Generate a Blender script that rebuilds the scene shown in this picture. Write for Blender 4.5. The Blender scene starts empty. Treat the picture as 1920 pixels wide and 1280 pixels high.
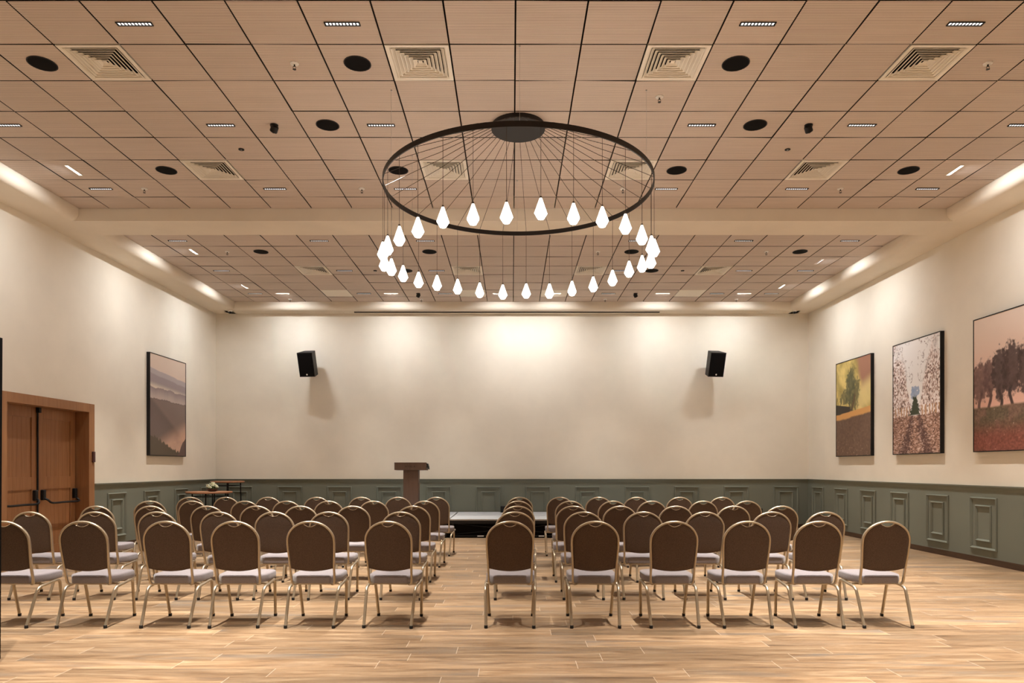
import bpy, math, random
import numpy as np
from mathutils import Vector, Matrix
R = math.radians
random.seed(7)
scene = bpy.context.scene
COL = scene.collection

# ------------------------------------------------------------------ numbers of the room (metres, camera stands at x=0 y=0)
CAMZ = 1.43
CEIL = 5.276            # tiled ceiling
SOF = 5.094             # underside of soffit and beam
XL, XR = -7.05, 7.06    # side walls
YB, YF = 16.71, -5.0    # back wall and wall behind the camera
TXL, TXR = -6.44, 6.46  # edge of the tiled field
BEAM0, BEAM1 = 10.43, 11.06
TYB = 16.28
T = 0.6
X0 = 0.0295             # a joint of the tile grid
ROWA = 5.78             # joints in the near field
ROWB = 11.60            # joints in the far field


# ------------------------------------------------------------------ mesh helpers
class MB:
    def __init__(s):
        s.v = []; s.f = []; s.mi = []; s.cur = 0

    def add(s, vs, fs, M=None):
        n = len(s.v)
        s.v += [tuple(M @ Vector(p)) if M is not None else tuple(p) for p in vs]
        for f in fs:
            s.f.append(tuple(n + i for i in f)); s.mi.append(s.cur)
        return s

    def box(s, x0, x1, y0, y1, z0, z1, M=None, b=0.0):
        if b <= 0:
            vs = [(x, y, z) for z in (z0, z1) for y in (y0, y1) for x in (x0, x1)]
            return s.add(vs, [(0, 2, 3, 1), (4, 5, 7, 6), (0, 1, 5, 4), (2, 6, 7, 3), (0, 4, 6, 2), (1, 3, 7, 5)], M)
        # bevelled box: 24 corner points
        import itertools
        pts = []; idx = {}
        for sx, sy, sz in itertools.product((0, 1), repeat=3):
            c = [(x0, x1)[sx], (y0, y1)[sy], (z0, z1)[sz]]
            sg = [1 - 2 * sx, 1 - 2 * sy, 1 - 2 * sz]
            for a in range(3):
                p = [c[k] + (0 if k == a else b * sg[k]) for k in range(3)]
                idx[(sx, sy, sz, a)] = len(pts); pts.append(tuple(p))
        fs = []
        for a in range(3):
            o = [k for k in range(3) if k != a]
            for v in (0, 1):
                q = []
                for t in ((0, 0), (1, 0), (1, 1), (0, 1)):
                    k = [0, 0, 0]; k[a] = v; k[o[0]] = t[0]; k[o[1]] = t[1]
                    q.append(idx[(k[0], k[1], k[2], a)])
                fs.append(q)
        for a in range(3):          # edges along a
            o = [k for k in range(3) if k != a]
            for t in ((0, 0), (1, 0), (1, 1), (0, 1)):
                k0 = [0, 0, 0]; k1 = [0, 0, 0]; k1[a] = 1
                for k in (k0, k1):
                    k[o[0]] = t[0]; k[o[1]] = t[1]
                fs.append([idx[(*k0, o[0])], idx[(*k1, o[0])], idx[(*k1, o[1])], idx[(*k0, o[1])]])
        for c in itertools.product((0, 1), repeat=3):
            fs.append([idx[(*c, 0)], idx[(*c, 1)], idx[(*c, 2)]])
        s.add(pts, fs, M)
        return s

    def lathe(s, prof, n=24, M=None, cap=True):
        vs = []; fs = []
        for r, z in prof:
            for k in range(n):
                a = 2 * math.pi * k / n
                vs.append((r * math.cos(a), r * math.sin(a), z))
        for i in range(len(prof) - 1):
            for k in range(n):
                k2 = (k + 1) % n
                fs.append((i * n + k, i * n + k2, (i + 1) * n + k2, (i + 1) * n + k))
        if cap:
            fs.append(tuple(range(n))[::-1])
            fs.append(tuple((len(prof) - 1) * n + k for k in range(n)))
        return s.add(vs, fs, M)

    def cyl(s, p, q, r, n=10, r2=None):
        p = Vector(p); q = Vector(q); d = q - p; L = d.length
        M = Matrix.Translation(p) @ d.to_track_quat('Z', 'Y').to_matrix().to_4x4()
        return s.lathe([(r, 0), (r if r2 is None else r2, L)], n, M)

    def sweep(s, pts, a, b=None, n=10, closed=False, ref=(0, 1, 0), cap=True):
        b = a if b is None else b
        P = [Vector(p) for p in pts]; m = len(P); vs = []; fs = []
        ref = Vector(ref)
        for i in range(m):
            if closed: t = P[(i + 1) % m] - P[i - 1]
            else: t = P[min(i + 1, m - 1)] - P[max(i - 1, 0)]
            t.normalize()
            n1 = ref - t * ref.dot(t)
            if n1.length < 1e-4: n1 = Vector((1, 0, 0)) - t * t.x
            n1.normalize(); n2 = t.cross(n1)
            for k in range(n):
                w = 2 * math.pi * k / n
                vs.append(P[i] + n1 * (b * math.cos(w)) + n2 * (a * math.sin(w)))
        rng = m if closed else m - 1
        for i in range(rng):
            j = (i + 1) % m
            for k in range(n):
                k2 = (k + 1) % n
                fs.append((i * n + k, i * n + k2, j * n + k2, j * n + k))
        if not closed and cap:
            fs.append(tuple(range(n))[::-1]); fs.append(tuple((m - 1) * n + k for k in range(n)))
        return s.add(vs, fs)

    def prism(s, poly, axis, a, b, M=None):
        """poly in the two other axes (cyclic order), extruded a..b along axis"""
        def p3(p, t):
            if axis == 0: return (t, p[0], p[1])
            if axis == 1: return (p[0], t, p[1])
            return (p[0], p[1], t)
        n = len(poly)
        vs = [p3(p, a) for p in poly] + [p3(p, b) for p in poly]
        fs = [tuple(range(n)), tuple(range(2 * n - 1, n - 1, -1))]
        fs += [(i, i + n, (i + 1) % n + n, (i + 1) % n) for i in range(n)]
        return s.add(vs, fs, M)

    def build(s, name, mats, parent=None, smooth=35, loc=None, rot=None, fix=True):
        me = bpy.data.meshes.new(name)
        me.from_pydata(s.v, [], s.f)
        if not isinstance(mats, (list, tuple)): mats = [mats]
        for m in mats: me.materials.append(m)
        me.polygons.foreach_set('material_index', s.mi)
        me.update()
        if fix:
            import bmesh
            bm = bmesh.new(); bm.from_mesh(me); bmesh.ops.recalc_face_normals(bm, faces=bm.faces); bm.to_mesh(me); bm.free()
        if smooth:
            me.polygons.foreach_set('use_smooth', [True] * len(me.polygons))
            me.set_sharp_from_angle(angle=R(smooth))
        o = bpy.data.objects.new(name, me); COL.objects.link(o)
        if parent is not None: o.parent = parent
        if loc: o.location = loc
        if rot: o.rotation_euler = rot
        return o


def tag(o, label=None, cat=None, group=None, kind=None):
    if label: o['label'] = label
    if cat: o['category'] = cat
    if group: o['group'] = group
    if kind: o['kind'] = kind
    return o


def empty(name, loc, rz=0.0):
    o = bpy.data.objects.new(name, None); COL.objects.link(o)
    o.location = loc; o.rotation_euler = (0, 0, rz); o.empty_display_size = .1
    return o


def copy_tree(o, parent=None):
    c = o.copy(); COL.objects.link(c); c.parent = parent
    for ch in list(o.children): copy_tree(ch, c)
    return c


def struct(o): o['kind'] = 'structure'; return o


def smooth_path(pts, k=6):
    P = [Vector(p) for p in pts]; out = []
    for i in range(len(P) - 1):
        p0 = P[max(i - 1, 0)]; p1 = P[i]; p2 = P[i + 1]; p3 = P[min(i + 2, len(P) - 1)]
        for j in range(k):
            t = j / k
            out.append(.5 * ((2 * p1) + (p2 - p0) * t + (2 * p0 - 5 * p1 + 4 * p2 - p3) * t * t + (3 * p1 - p0 - 3 * p2 + p3) * t ** 3))
    out.append(P[-1]); return out


# ------------------------------------------------------------------ materials
def mat(name, col, rough=.6, metal=0.0, spec=.5, emis=None, es=0.0):
    m = bpy.data.materials.new(name); m.use_nodes = True
    b = m.node_tree.nodes['Principled BSDF']
    b.inputs['Base Color'].default_value = (*col, 1)
    b.inputs['Roughness'].default_value = rough
    b.inputs['Metallic'].default_value = metal
    b.inputs['Specular IOR Level'].default_value = spec
    if emis:
        b.inputs['Emission Color'].default_value = (*emis, 1); b.inputs['Emission Strength'].default_value = es
    m.diffuse_color = (*col, 1)
    return m


class NT:
    def __init__(s, m): s.t = m.node_tree; s.b = s.t.nodes['Principled BSDF']
    def n(s, typ, **kw):
        x = s.t.nodes.new(typ)
        for k, v in kw.items(): setattr(x, k, v)
        return x
    def l(s, a, b): s.t.links.new(a, b)
    def setv(s, inp, v):
        if isinstance(v, bpy.types.NodeSocket): s.l(v, inp)
        else: inp.default_value = v
    def math(s, op, a, b=0.0, c=0.0, clamp=False):
        x = s.n('ShaderNodeMath', operation=op, use_clamp=clamp)
        s.setv(x.inputs[0], a); s.setv(x.inputs[1], b); s.setv(x.inputs[2], c)
        return x.outputs[0]
    def xyz(s, vec):
        x = s.n('ShaderNodeSeparateXYZ'); s.l(vec, x.inputs[0]); return x.outputs
    def comb(s, a, b, c):
        x = s.n('ShaderNodeCombineXYZ'); s.setv(x.inputs[0], a); s.setv(x.inputs[1], b); s.setv(x.inputs[2], c); return x.outputs[0]
    def obj(s): return s.n('ShaderNodeTexCoord').outputs['Object']
    def noise(s, vec, scale, detail=3, rough=.5, dist=0.0):
        x = s.n('ShaderNodeTexNoise'); s.l(vec, x.inputs['Vector'])
        x.inputs['Scale'].default_value = scale; x.inputs['Detail'].default_value = detail
        x.inputs['Roughness'].default_value = rough; x.inputs['Distortion'].default_value = dist
        return x.outputs[0]
    def white(s, vec):
        x = s.n('ShaderNodeTexWhiteNoise', noise_dimensions='3D'); s.l(vec, x.inputs['Vector']); return x.outputs
    def ramp(s, fac, stops, interp='LINEAR'):
        x = s.n('ShaderNodeValToRGB'); s.l(fac, x.inputs[0]); cr = x.color_ramp; cr.interpolation = interp
        while len(cr.elements) < len(stops): cr.elements.new(.5)
        for e, (p, c) in zip(cr.elements, stops): e.position = p; e.color = (*c, 1)
        return x.outputs[0]
    def mix(s, fac, a, b, mode='MIX'):
        x = s.n('ShaderNodeMix', data_type='RGBA', blend_type=mode)
        s.setv(x.inputs[0], fac)
        for i, v in ((6, a), (7, b)):
            if isinstance(v, bpy.types.NodeSocket): s.l(v, x.inputs[i])
            else: x.inputs[i].default_value = (*v, 1)
        return x.outputs[2]
    def bump(s, h, strength=.3, dist=.01):
        x = s.n('ShaderNodeBump'); s.l(h, x.inputs['Height']); x.inputs['Strength'].default_value = strength
        x.inputs['Distance'].default_value = dist; s.l(x.outputs[0], s.b.inputs['Normal'])
    def base(s, c): s.l(c, s.b.inputs['Base Color'])


def floor_mat():
    m = mat('oak_planks', (.5, .33, .2), .42, spec=.35); t = NT(m)
    x, y, _ = t.xyz(t.obj())
    W, L = .20, 1.45
    row = t.math('FLOOR', t.math('DIVIDE', y, W))
    off = t.white(t.comb(row, 3.1, 0.7))[0]
    xs = t.math('ADD', t.math('DIVIDE', x, L), t.math('MULTIPLY', off, 5.0))
    pid = t.math('FLOOR', xs)
    fx = t.math('SUBTRACT', xs, pid); fy = t.math('SUBTRACT', t.math('DIVIDE', y, W), row)
    wn = t.white(t.comb(row, pid, 2.0)); rnd = wn[0]
    wn2 = t.white(t.comb(pid, row, 9.0))[0]
    gx = t.math('ADD', x, t.math('MULTIPLY', rnd, 37.0)); gy = t.math('ADD', y, t.math('MULTIPLY', rnd, 91.0))
    g1 = t.noise(t.comb(t.math('MULTIPLY', gx, 1.5), t.math('MULTIPLY', gy, 13.0), 0.0), 1.0, 6, .66, .7)
    g2 = t.noise(t.comb(t.math('MULTIPLY', gx, 5.0), t.math('MULTIPLY', gy, 120.0), 1.0), 1.0, 3, .6, .2)
    g3 = t.noise(t.comb(t.math('MULTIPLY', gx, .8), t.math('MULTIPLY', gy, 5.0), 4.0), 1.0, 3, .6, .8)
    c = t.ramp(g1, [(.30, (.15, .085, .045)), (.43, (.31, .19, .10)), (.55, (.42, .275, .155)), (.70, (.60, .43, .26))])
    c = t.mix(t.math('MULTIPLY', t.math('SUBTRACT', g2, .35), 1.0, clamp=True), c, (.27, .17, .10))
    # grey weathered blotches
    gm = t.math('MULTIPLY', t.math('SUBTRACT', g3, .50, clamp=True), 4.5, clamp=True)
    gm = t.math('MULTIPLY', gm, t.math('ADD', t.math('MULTIPLY', wn2, 1.1), .05), clamp=True)
    c = t.mix(gm, c, (.235, .195, .155))
    tone = t.math('ADD', t.math('MULTIPLY', rnd, .40), .59)
    c = t.mix(1.0, c, t.comb(tone, tone, tone), 'MULTIPLY')
    # dark knots
    kn = t.noise(t.comb(t.math('MULTIPLY', gx, 3.0), t.math('MULTIPLY', gy, 14.0), 8.0), 1.0, 2, .5, .3)
    km = t.math('MULTIPLY', t.math('SUBTRACT', kn, .70, clamp=True), 9.0, clamp=True)
    c = t.mix(km, c, (.14, .08, .045))
    # joints: pale short ends, thin brown long joints
    ex = t.math('MINIMUM', fx, t.math('SUBTRACT', 1.0, fx)); mx = t.math('LESS_THAN', ex, .0016)
    ey = t.math('MINIMUM', fy, t.math('SUBTRACT', 1.0, fy)); my = t.math('LESS_THAN', ey, .010)
    c = t.mix(t.math('MULTIPLY', my, .55), c, (.25, .155, .085))
    c = t.mix(t.math('MULTIPLY', mx, .6), c, (.66, .56, .45))
    t.base(c)
    rr = t.math('ADD', t.math('MULTIPLY', g1, .2), .32); t.l(rr, t.b.inputs['Roughness'])
    t.bump(t.math('SUBTRACT', t.math('MULTIPLY', g1, .3), my), .15, .003)
    return m


def plaster_mat(name, col, v=.04):
    m = mat(name, col, .75, spec=.25); t = NT(m); o = t.obj()
    n = t.noise(o, 1.3, 4, .55); c = t.ramp(n, [(.3, tuple(k * (1 - v) for k in col)), (.7, tuple(min(1, k * (1 + v)) for k in col))])
    t.base(c); t.bump(t.noise(o, 120, 2), .05, .002)
    return m


def tile_mat():
    m = mat('ribbed_ceiling_panel', (.62, .46, .34), .6, spec=.3); t = NT(m)
    x, y, z = t.xyz(t.obj())
    rx = t.math('FLOOR', t.math('DIVIDE', t.math('SUBTRACT', x, X0), T))
    ry = t.math('FLOOR', t.math('DIVIDE', t.math('SUBTRACT', y, ROWA), T))
    rnd = t.white(t.comb(rx, ry, 1.0))[0]
    g = t.noise(t.comb(t.math('MULTIPLY', t.math('ADD', x, t.math('MULTIPLY', rnd, 20.0)), 1.2), t.math('MULTIPLY', y, 14.0), rnd), 1.0, 4, .6, .4)
    c = t.ramp(g, [(.3, (.66, .55, .47)), (.7, (.72, .605, .52))])
    tone = t.math('ADD', t.math('MULTIPLY', rnd, .10), .95)
    c = t.mix(1.0, c, t.comb(tone, tone, tone), 'MULTIPLY')
    f = t.math('FRACT', t.math('DIVIDE', t.math('SUBTRACT', y, ROWA), T / 28))
    gr = t.math('LESS_THAN', f, .22)
    c = t.mix(t.math('MULTIPLY', gr, .75), c, (.10, .06, .04))
    t.base(c)
    return m


def grain_mat(name, c0, c1, axis=2, rough=.45, scale=1.0):
    m = mat(name, c0, rough, spec=.4); t = NT(m); p = t.xyz(t.obj())
    v = [t.math('MULTIPLY', p[k], (1.5 if k == axis else 28.0) * scale) for k in range(3)]
    g = t.noise(t.comb(*v), 1.0, 4, .6, .6)
    t.base(t.ramp(g, [(.3, c0), (.7, c1)])); t.bump(g, .08, .002)
    return m


def fabric_mat(name, c0, c1, sc=260):
    m = mat(name, c0, .92, spec=.15); t = NT(m); o = t.obj()
    g = t.noise(o, sc, 2, .7)
    t.base(t.ramp(g, [(.35, c0), (.65, c1)])); t.bump(g, .25, .002)
    t.b.inputs['Sheen Weight'].default_value = .25
    return m


M = {}
M['floor'] = floor_mat()
M['wall'] = plaster_mat('cream_wall_paint', (.82, .755, .64))
M['soffit'] = plaster_mat('cream_soffit_paint', (.80, .72, .60))
M['tile'] = tile_mat()
M['void'] = mat('ceiling_void', (.012, .008, .006), .9)
M['green'] = plaster_mat('sage_green_paint', (.185, .195, .155), .03)
M['base'] = grain_mat('dark_skirting_wood', (.05, .026, .014), (.085, .045, .026), 1)
M['door'] = grain_mat('oiled_door_wood', (.25, .105, .04), (.34, .155, .062), 2)
M['frame_wood'] = grain_mat('door_frame_wood', (.28, .125, .05), (.36, .175, .075), 2)
M['black'] = mat('black_powder_coat', (.008, .007, .007), .5, spec=.3)
M['blackmatte'] = mat('black_cloth', (.006, .005, .005), .95, spec=.1)
M['grille'] = mat('speaker_grille', (.006, .005, .005), .9, spec=.12)
M['gold'] = mat('champagne_metal', (.50, .415, .30), .33, .75)
M['goldbright'] = mat('polished_champagne_metal', (.68, .60, .48), .25, .9)
M['seat'] = fabric_mat('lilac_grey_weave', (.20, .172, .178), (.295, .262, .268))
M['back'] = fabric_mat('brown_weave', (.065, .041, .029), (.140, .094, .068))
M['rubber'] = mat('black_rubber', (.01, .009, .009), .7)
M['vent'] = mat('cream_vent_metal', (.88, .82, .71), .45)
M['white'] = mat('white_plastic', (.8, .77, .72), .4)
M['steel'] = mat('steel', (.55, .55, .55), .3, 1.0)
M['glow'] = mat('lit_lens', (1, 1, 1), .5, emis=(1.0, .95, .88), es=4.0)
M['glowsoft'] = mat('lit_reflector', (1, 1, 1), .5, emis=(1.0, .97, .94), es=1.6)
M['bulb'] = mat('lit_opal_glass', (1, 1, 1), .3, emis=(1.0, .93, .84), es=12.0)
M['bronze'] = mat('dark_bronze_metal', (.022, .018, .016), .5, .4)
M['table'] = grain_mat('red_brown_table_wood', (.28, .12, .055), (.42, .20, .10), 0)
M['lectern'] = grain_mat('lectern_brown', (.105, .060, .040), (.130, .076, .052), 2, .55)
M['lettering'] = mat('dark_lettering', (.035, .018, .012), .6)
M['deck'] = plaster_mat('pale_grey_deck', (.42, .43, .44), .08)
M['alu'] = mat('aluminium', (.62, .63, .64), .35, .9)
M['petal'] = mat('cream_petals', (.80, .78, .58), .6)
M['leaf'] = mat('green_leaves', (.14, .20, .07), .6)
M['bowl'] = mat('dark_bowl', (.05, .02, .014), .35)
M['cable'] = mat('dark_cable', (.05, .03, .02), .6)
M['paperwhite'] = mat('white_sticker', (.8, .8, .8), .6)
M['glass_dark'] = mat('dark_dome', (.01, .01, .012), .08)

# ------------------------------------------------------------------ room shell
mb = MB(); mb.box(XL - .4, XR + .3, YF - .3, YB + .3, -.2, 0); fl = struct(mb.build('floor', M['floor'], smooth=0))
mb = MB(); mb.box(XL - .4, XR + .3, YB, YB + .3, 0, CEIL + .4); struct(mb.build('wall_back', M['wall'], smooth=0))
mb = MB(); mb.box(XL - .4, XR + .3, YF - .3, YF, 0, CEIL + .4); struct(mb.build('wall_front', M['wall'], smooth=0))
mb = MB(); mb.box(XR, XR + .3, YF, YB, 0, CEIL + .4); struct(mb.build('wall_right', M['wall'], smooth=0))
DY0, DY1, DZ = 9.77, 11.67, 2.357           # door opening
mb = MB(); mb.box(XL - .4, XL, YF, DY0, 0, CEIL + .4); mb.box(XL - .4, XL, DY1, YB, 0, CEIL + .4); mb.box(XL - .4, XL, DY0, DY1, DZ, CEIL + .4)
struct(mb.build('wall_left', M['wall'], smooth=0))

# tiles
VENTS_A = {(-7, 1), (-2, 1), (2, 1), (6, 1), (-7, 5), (-2, 5), (2, 5), (6, 5)}
VENTS_B = {(-7, 3), (-2, 3), (2, 3), (6, 3)}
PLATES_B = {(-7, 6), (-2, 6), (1, 6), (6, 6)}
mb = MB(); g = .0075
rt = random.Random(3)


def tiles(y_lo, y_hi, base, skip):
    j0 = math.floor((y_lo - base) / T); j1 = math.ceil((y_hi - base) / T)
    for j in range(j0, j1):
        for i in range(-12, 12):
            if (i, j) in skip: continue
            x0 = max(X0 + T * i, TXL); x1 = min(X0 + T * (i + 1), TXR)
            y0 = max(base + T * j, y_lo); y1 = min(base + T * (j + 1), y_hi)
            if x1 - x0 < .03 or y1 - y0 < .03: continue
            x0 += g; x1 -= g; y0 += g; y1 -= g
            dz = [rt.choice((0, 0, 0, 0, .004, .002, -.003)) for _ in range(4)]
            c = [(x0, y0), (x1, y0), (x1, y1), (x0, y1)]
            vs = [(c[k][0], c[k][1], CEIL + dz[k]) for k in range(4)] + [(c[k][0], c[k][1], CEIL + .03) for k in range(4)]
            mb.cur = 0; mb.add(vs, [(3, 2, 1, 0)]); mb.cur = 1; mb.add(vs, [(k, (k + 1) % 4, (k + 1) % 4 + 4, k + 4) for k in range(4)])


tiles(YF + .3, BEAM0, ROWA, VENTS_A)
tiles(BEAM1, TYB, ROWB, VENTS_B | PLATES_B)
mb.cur = 1
mb.box(XL, XR, YF, YB, CEIL + .19, CEIL + .24)
mb.box(TXL, TXR, YF, BEAM0, CEIL + .024, CEIL + .028) if False else None
struct(mb.build('ceiling', [M['tile'], M['void']], smooth=0, fix=False))

# soffit with rounded cove edge round the tiled field, and the cross beam
rr = .115
def cove(sx):      # profile in (u outward, z)
    p = [(0, CEIL + .2), (0, SOF + rr)]
    for k in range(1, 9):
        a = R(90) * k / 8
        p.append((rr - rr * math.cos(a), SOF + rr - rr * math.sin(a)))
    return p
pc = cove(1)
mb = MB(); poly = [(TXL - u, z) for u, z in pc] + [(XL - .0, SOF), (XL, CEIL + .2)]
mb.prism(poly, 1, YF, YB); struct(mb.build('trim_1', M['soffit'], smooth=40))
mb = MB(); poly = [(TXR + u, z) for u, z in pc] + [(XR, SOF), (XR, CEIL + .2)]
mb.prism(poly, 1, YF, YB); struct(mb.build('trim_2', M['soffit'], smooth=40))
mb = MB(); poly = [(TYB + u, z) for u, z in pc] + [(YB, SOF), (YB, CEIL + .2)]
mb.prism(poly, 0, TXL - .3, TXR + .3); struct(mb.build('trim_3', M['soffit'], smooth=40))
mb = MB(); mb.box(TXL - .1, TXR + .1, BEAM0, BEAM1, SOF, CEIL + .2); struct(mb.build('trim_4', M['soffit'], smooth=0))
mb = MB(); mb.box(XL, XR, YF, YF + .3, SOF, CEIL + .2); struct(mb.build('trim_5', M['soffit'], smooth=0))

# ------------------------------------------------------------------ wainscot, rail, baseboards
RAILZ = 1.162

def rect_mould(mb, c, w, z0, z1, wall, depth=.030, wd=.036):
    """raised picture-frame moulding; c along the wall, wall 'B','L','R'"""
    prof = [(0, 0), (0, depth * .6), (wd * .35, depth), (wd * .6, depth * .75), (wd, depth * .25), (wd, 0)]   # (inward, out)
    a0, a1 = c - w / 2, c + w / 2
    cor = [(a0, z0, 1, 1), (a1, z0, -1, 1), (a1, z1, -1, -1), (a0, z1, 1, -1)]
    vs = []; fs = []; n = len(prof)
    for (a, z, sa, sz) in cor:
        for (i, o) in prof:
            o += .012
            A = a + sa * i; Z = z + sz * i
            if wall == 'B': vs.append((A, YB - o, Z))
            elif wall == 'L': vs.append((XL + o, A, Z))
            else: vs.append((XR - o, A, Z))
    for k in range(4):
        k2 = (k + 1) % 4
        for q in range(n - 1):
            fs.append((k * n + q, k * n + q + 1, k2 * n + q + 1, k2 * n + q))
    mb.add(vs, fs)


def rail_poly(sign, x):     # chair rail profile against plane x, growing in direction sign
    pr = [(0, 1.075), (.016, 1.078), (.020, 1.10), (.028, 1.112), (.03, 1.135), (.045, 1.142), (.048, RAILZ), (0, RAILZ)]
    return [(x + sign * u, z) for u, z in pr]


def wain(name, wall, a0, a1, centres):
    mb = MB(); t = .014
    if wall == 'B':
        mb.box(a0, a1, YB - t, YB, 0, RAILZ - .02); mb.prism(rail_poly(-1, YB), 0, a0, a1)
    elif wall == 'L':
        mb.box(XL, XL + t, a0, a1, 0, RAILZ - .02); mb.prism(rail_poly(1, XL), 1, a0, a1)
    else:
        mb.box(XR - t, XR, a0, a1, 0, RAILZ - .02); mb.prism(rail_poly(-1, XR), 1, a0, a1)
    for c in centres:
        rect_mould(mb, c, .59, .205, .985, wall); rect_mould(mb, c, .345, .325, .868, wall)
    return struct(mb.build(name, M['green'], smooth=30))


wain('trim_6', 'B', XL, XR, [(915.5 - 960) * 16.7 / 1316 + 1.18 * k for k in range(-5, 7)])
wain('trim_7', 'L', 11.82, YB - .014, [12.49, 13.7, 14.92, 16.12])
wain('trim_8', 'L', YF, 9.62, [9.15 - 1.2 * k for k in range(12)])
wain('trim_9', 'R', YF, YB - .014, [16.15 - 1.134 * k for k in range(18)])
mb = MB(); mb.box(XL + .014, XR - .014, YB - .028, YB - .014, 0, .09); struct(mb.build('baseboard_back', M['base'], smooth=0))
mb = MB(); mb.box(XR - .028, XR - .014, YF, YB - .028, 0, .09); struct(mb.build('baseboard_right', M['base'], smooth=0))
mb = MB(); mb.box(XL + .014, XL + .028, 11.82, YB - .028, 0, .09); mb.box(XL + .014, XL + .028, YF, 9.62, 0, .09)
struct(mb.build('baseboard_left', M['base'], smooth=0))

# ------------------------------------------------------------------ double door in the left wall
d = struct(empty('door_1', (XL, (DY0 + DY1) / 2, 0)))
ym = (DY0 + DY1) / 2
mb = MB()
mb.box(-.21, .022, 9.62 - ym, DY0 - ym + .004, 0, 2.494, b=.003); mb.box(-.21, .022, DY1 - ym - .004, 11.82 - ym, 0, 2.494, b=.003)
mb.box(-.21, .0215, DY0 - ym, DY1 - ym, DZ - .004, 2.494)
mb.box(-.39, -.26, DY0 - ym + .002, DY1 - ym - .002, 0, DZ + .01)
fo = mb.build('door_frame', M['frame_wood'], d, smooth=30)


def leaf(y0, y1):
    mb = MB(); xo = -.195; th = .045; st = .13
    mb.box(xo - th, xo, y0, y0 + st, .01, DZ - .005, b=.003); mb.box(xo - th, xo, y1 - st, y1, .01, DZ - .005, b=.003)
    for z0, z1 in ((DZ - .17, DZ - .006), (1.10, 1.29), (.012, .22)): mb.box(xo - th, xo - .001, y0 + st, y1 - st, z0, z1)
    n = 7; w = (y1 - y0 - 2 * st) / n
    for z0, z1 in ((.22, 1.10), (1.29, DZ - .17)):
        for k in range(n): mb.box(xo - th, xo - .016, y0 + st + w * k, y0 + st + w * (k + 1) - .0015, z0, z1)
        mb.box(xo - th, xo - .022, y0 + st, y1 - st, z0, z1)
    return mb.build('door_leaf', M['door'], d, smooth=30)


gap = .004
for (a, b, s) in ((DY0 - ym + .002, -gap, 1), (gap, DY1 - ym - .022, -1)):
    lf = leaf(a, b)
    mb = MB(); X = -.195
    ci, co = (b - .085, a + .10) if s == 1 else (a + .085, b - .06)
    for c in (ci, co): mb.box(X, X + .055, c - .032, c + .032, .93, 1.09, b=.008)
    mb.sweep(smooth_path([(X + .04, ci, .96), (X + .09, ci + s * -.02, .93), (X + .115, ci - s * .09, .885), (X + .115, (ci + co) / 2, .885), (X + .115, co + s * .04, .885), (X + .06, co, .93)], 5), .016, n=10, ref=(0, 0, 1))
    mb.build('push_bar', M['black'], lf)
mb = MB(); mb.cyl((-.18, -.02, 1.08), (-.18, -.02, DZ - .01), .013); mb.cyl((-.18, -.02, .02), (-.18, -.02, .94), .013)
mb.box(-.19, -.14, -.045, .005, DZ - .09, DZ - .01)
mb.build('vertical_bolt', M['black'], d)
mb = MB(); mb.box(XL + .020, XL + .05, 11.74, 11.80, 1.52, 1.70, b=.006)
tag(mb.build('card_reader', mat('reader_brown', (.07, .02, .018), .4)), 'small dark red-brown card reader fixed to the door frame', 'card reader')

# ------------------------------------------------------------------ pictures
def vnoise(x, y, seed):
    xi = np.floor(x).astype(int); yi = np.floor(y).astype(int); fx = x - xi; fy = y - yi
    fx = fx * fx * (3 - 2 * fx); fy = fy * fy * (3 - 2 * fy)
    def h(a, b):
        n = (a * 374761393 + b * 668265263 + seed * 974634777) & 0xffffffff
        n = ((n ^ (n >> 13)) * 1274126177) & 0xffffffff
        return ((n ^ (n >> 16)) & 0xffff) / 65535.0
    return (h(xi, yi) * (1 - fx) + h(xi + 1, yi) * fx) * (1 - fy) + (h(xi, yi + 1) * (1 - fx) + h(xi + 1, yi + 1) * fx) * fy


def fbm(x, y, seed, o=4):
    r = 0; a = .5; t = 0
    for k in range(o):
        r = r + a * vnoise(x * 2 ** k, y * 2 ** k, seed + k); t += a; a *= .5
    return r / t


def lerp(a, b, t): return a + (np.asarray(b, float) - a) * np.clip(t, 0, 1)[..., None]
def sm(a, b, x): t = np.clip((x - a) / (b - a), 0, 1); return t * t * (3 - 2 * t)
def full(c, u): return np.ones(u.shape + (3,)) * np.array(c, float)


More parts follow.
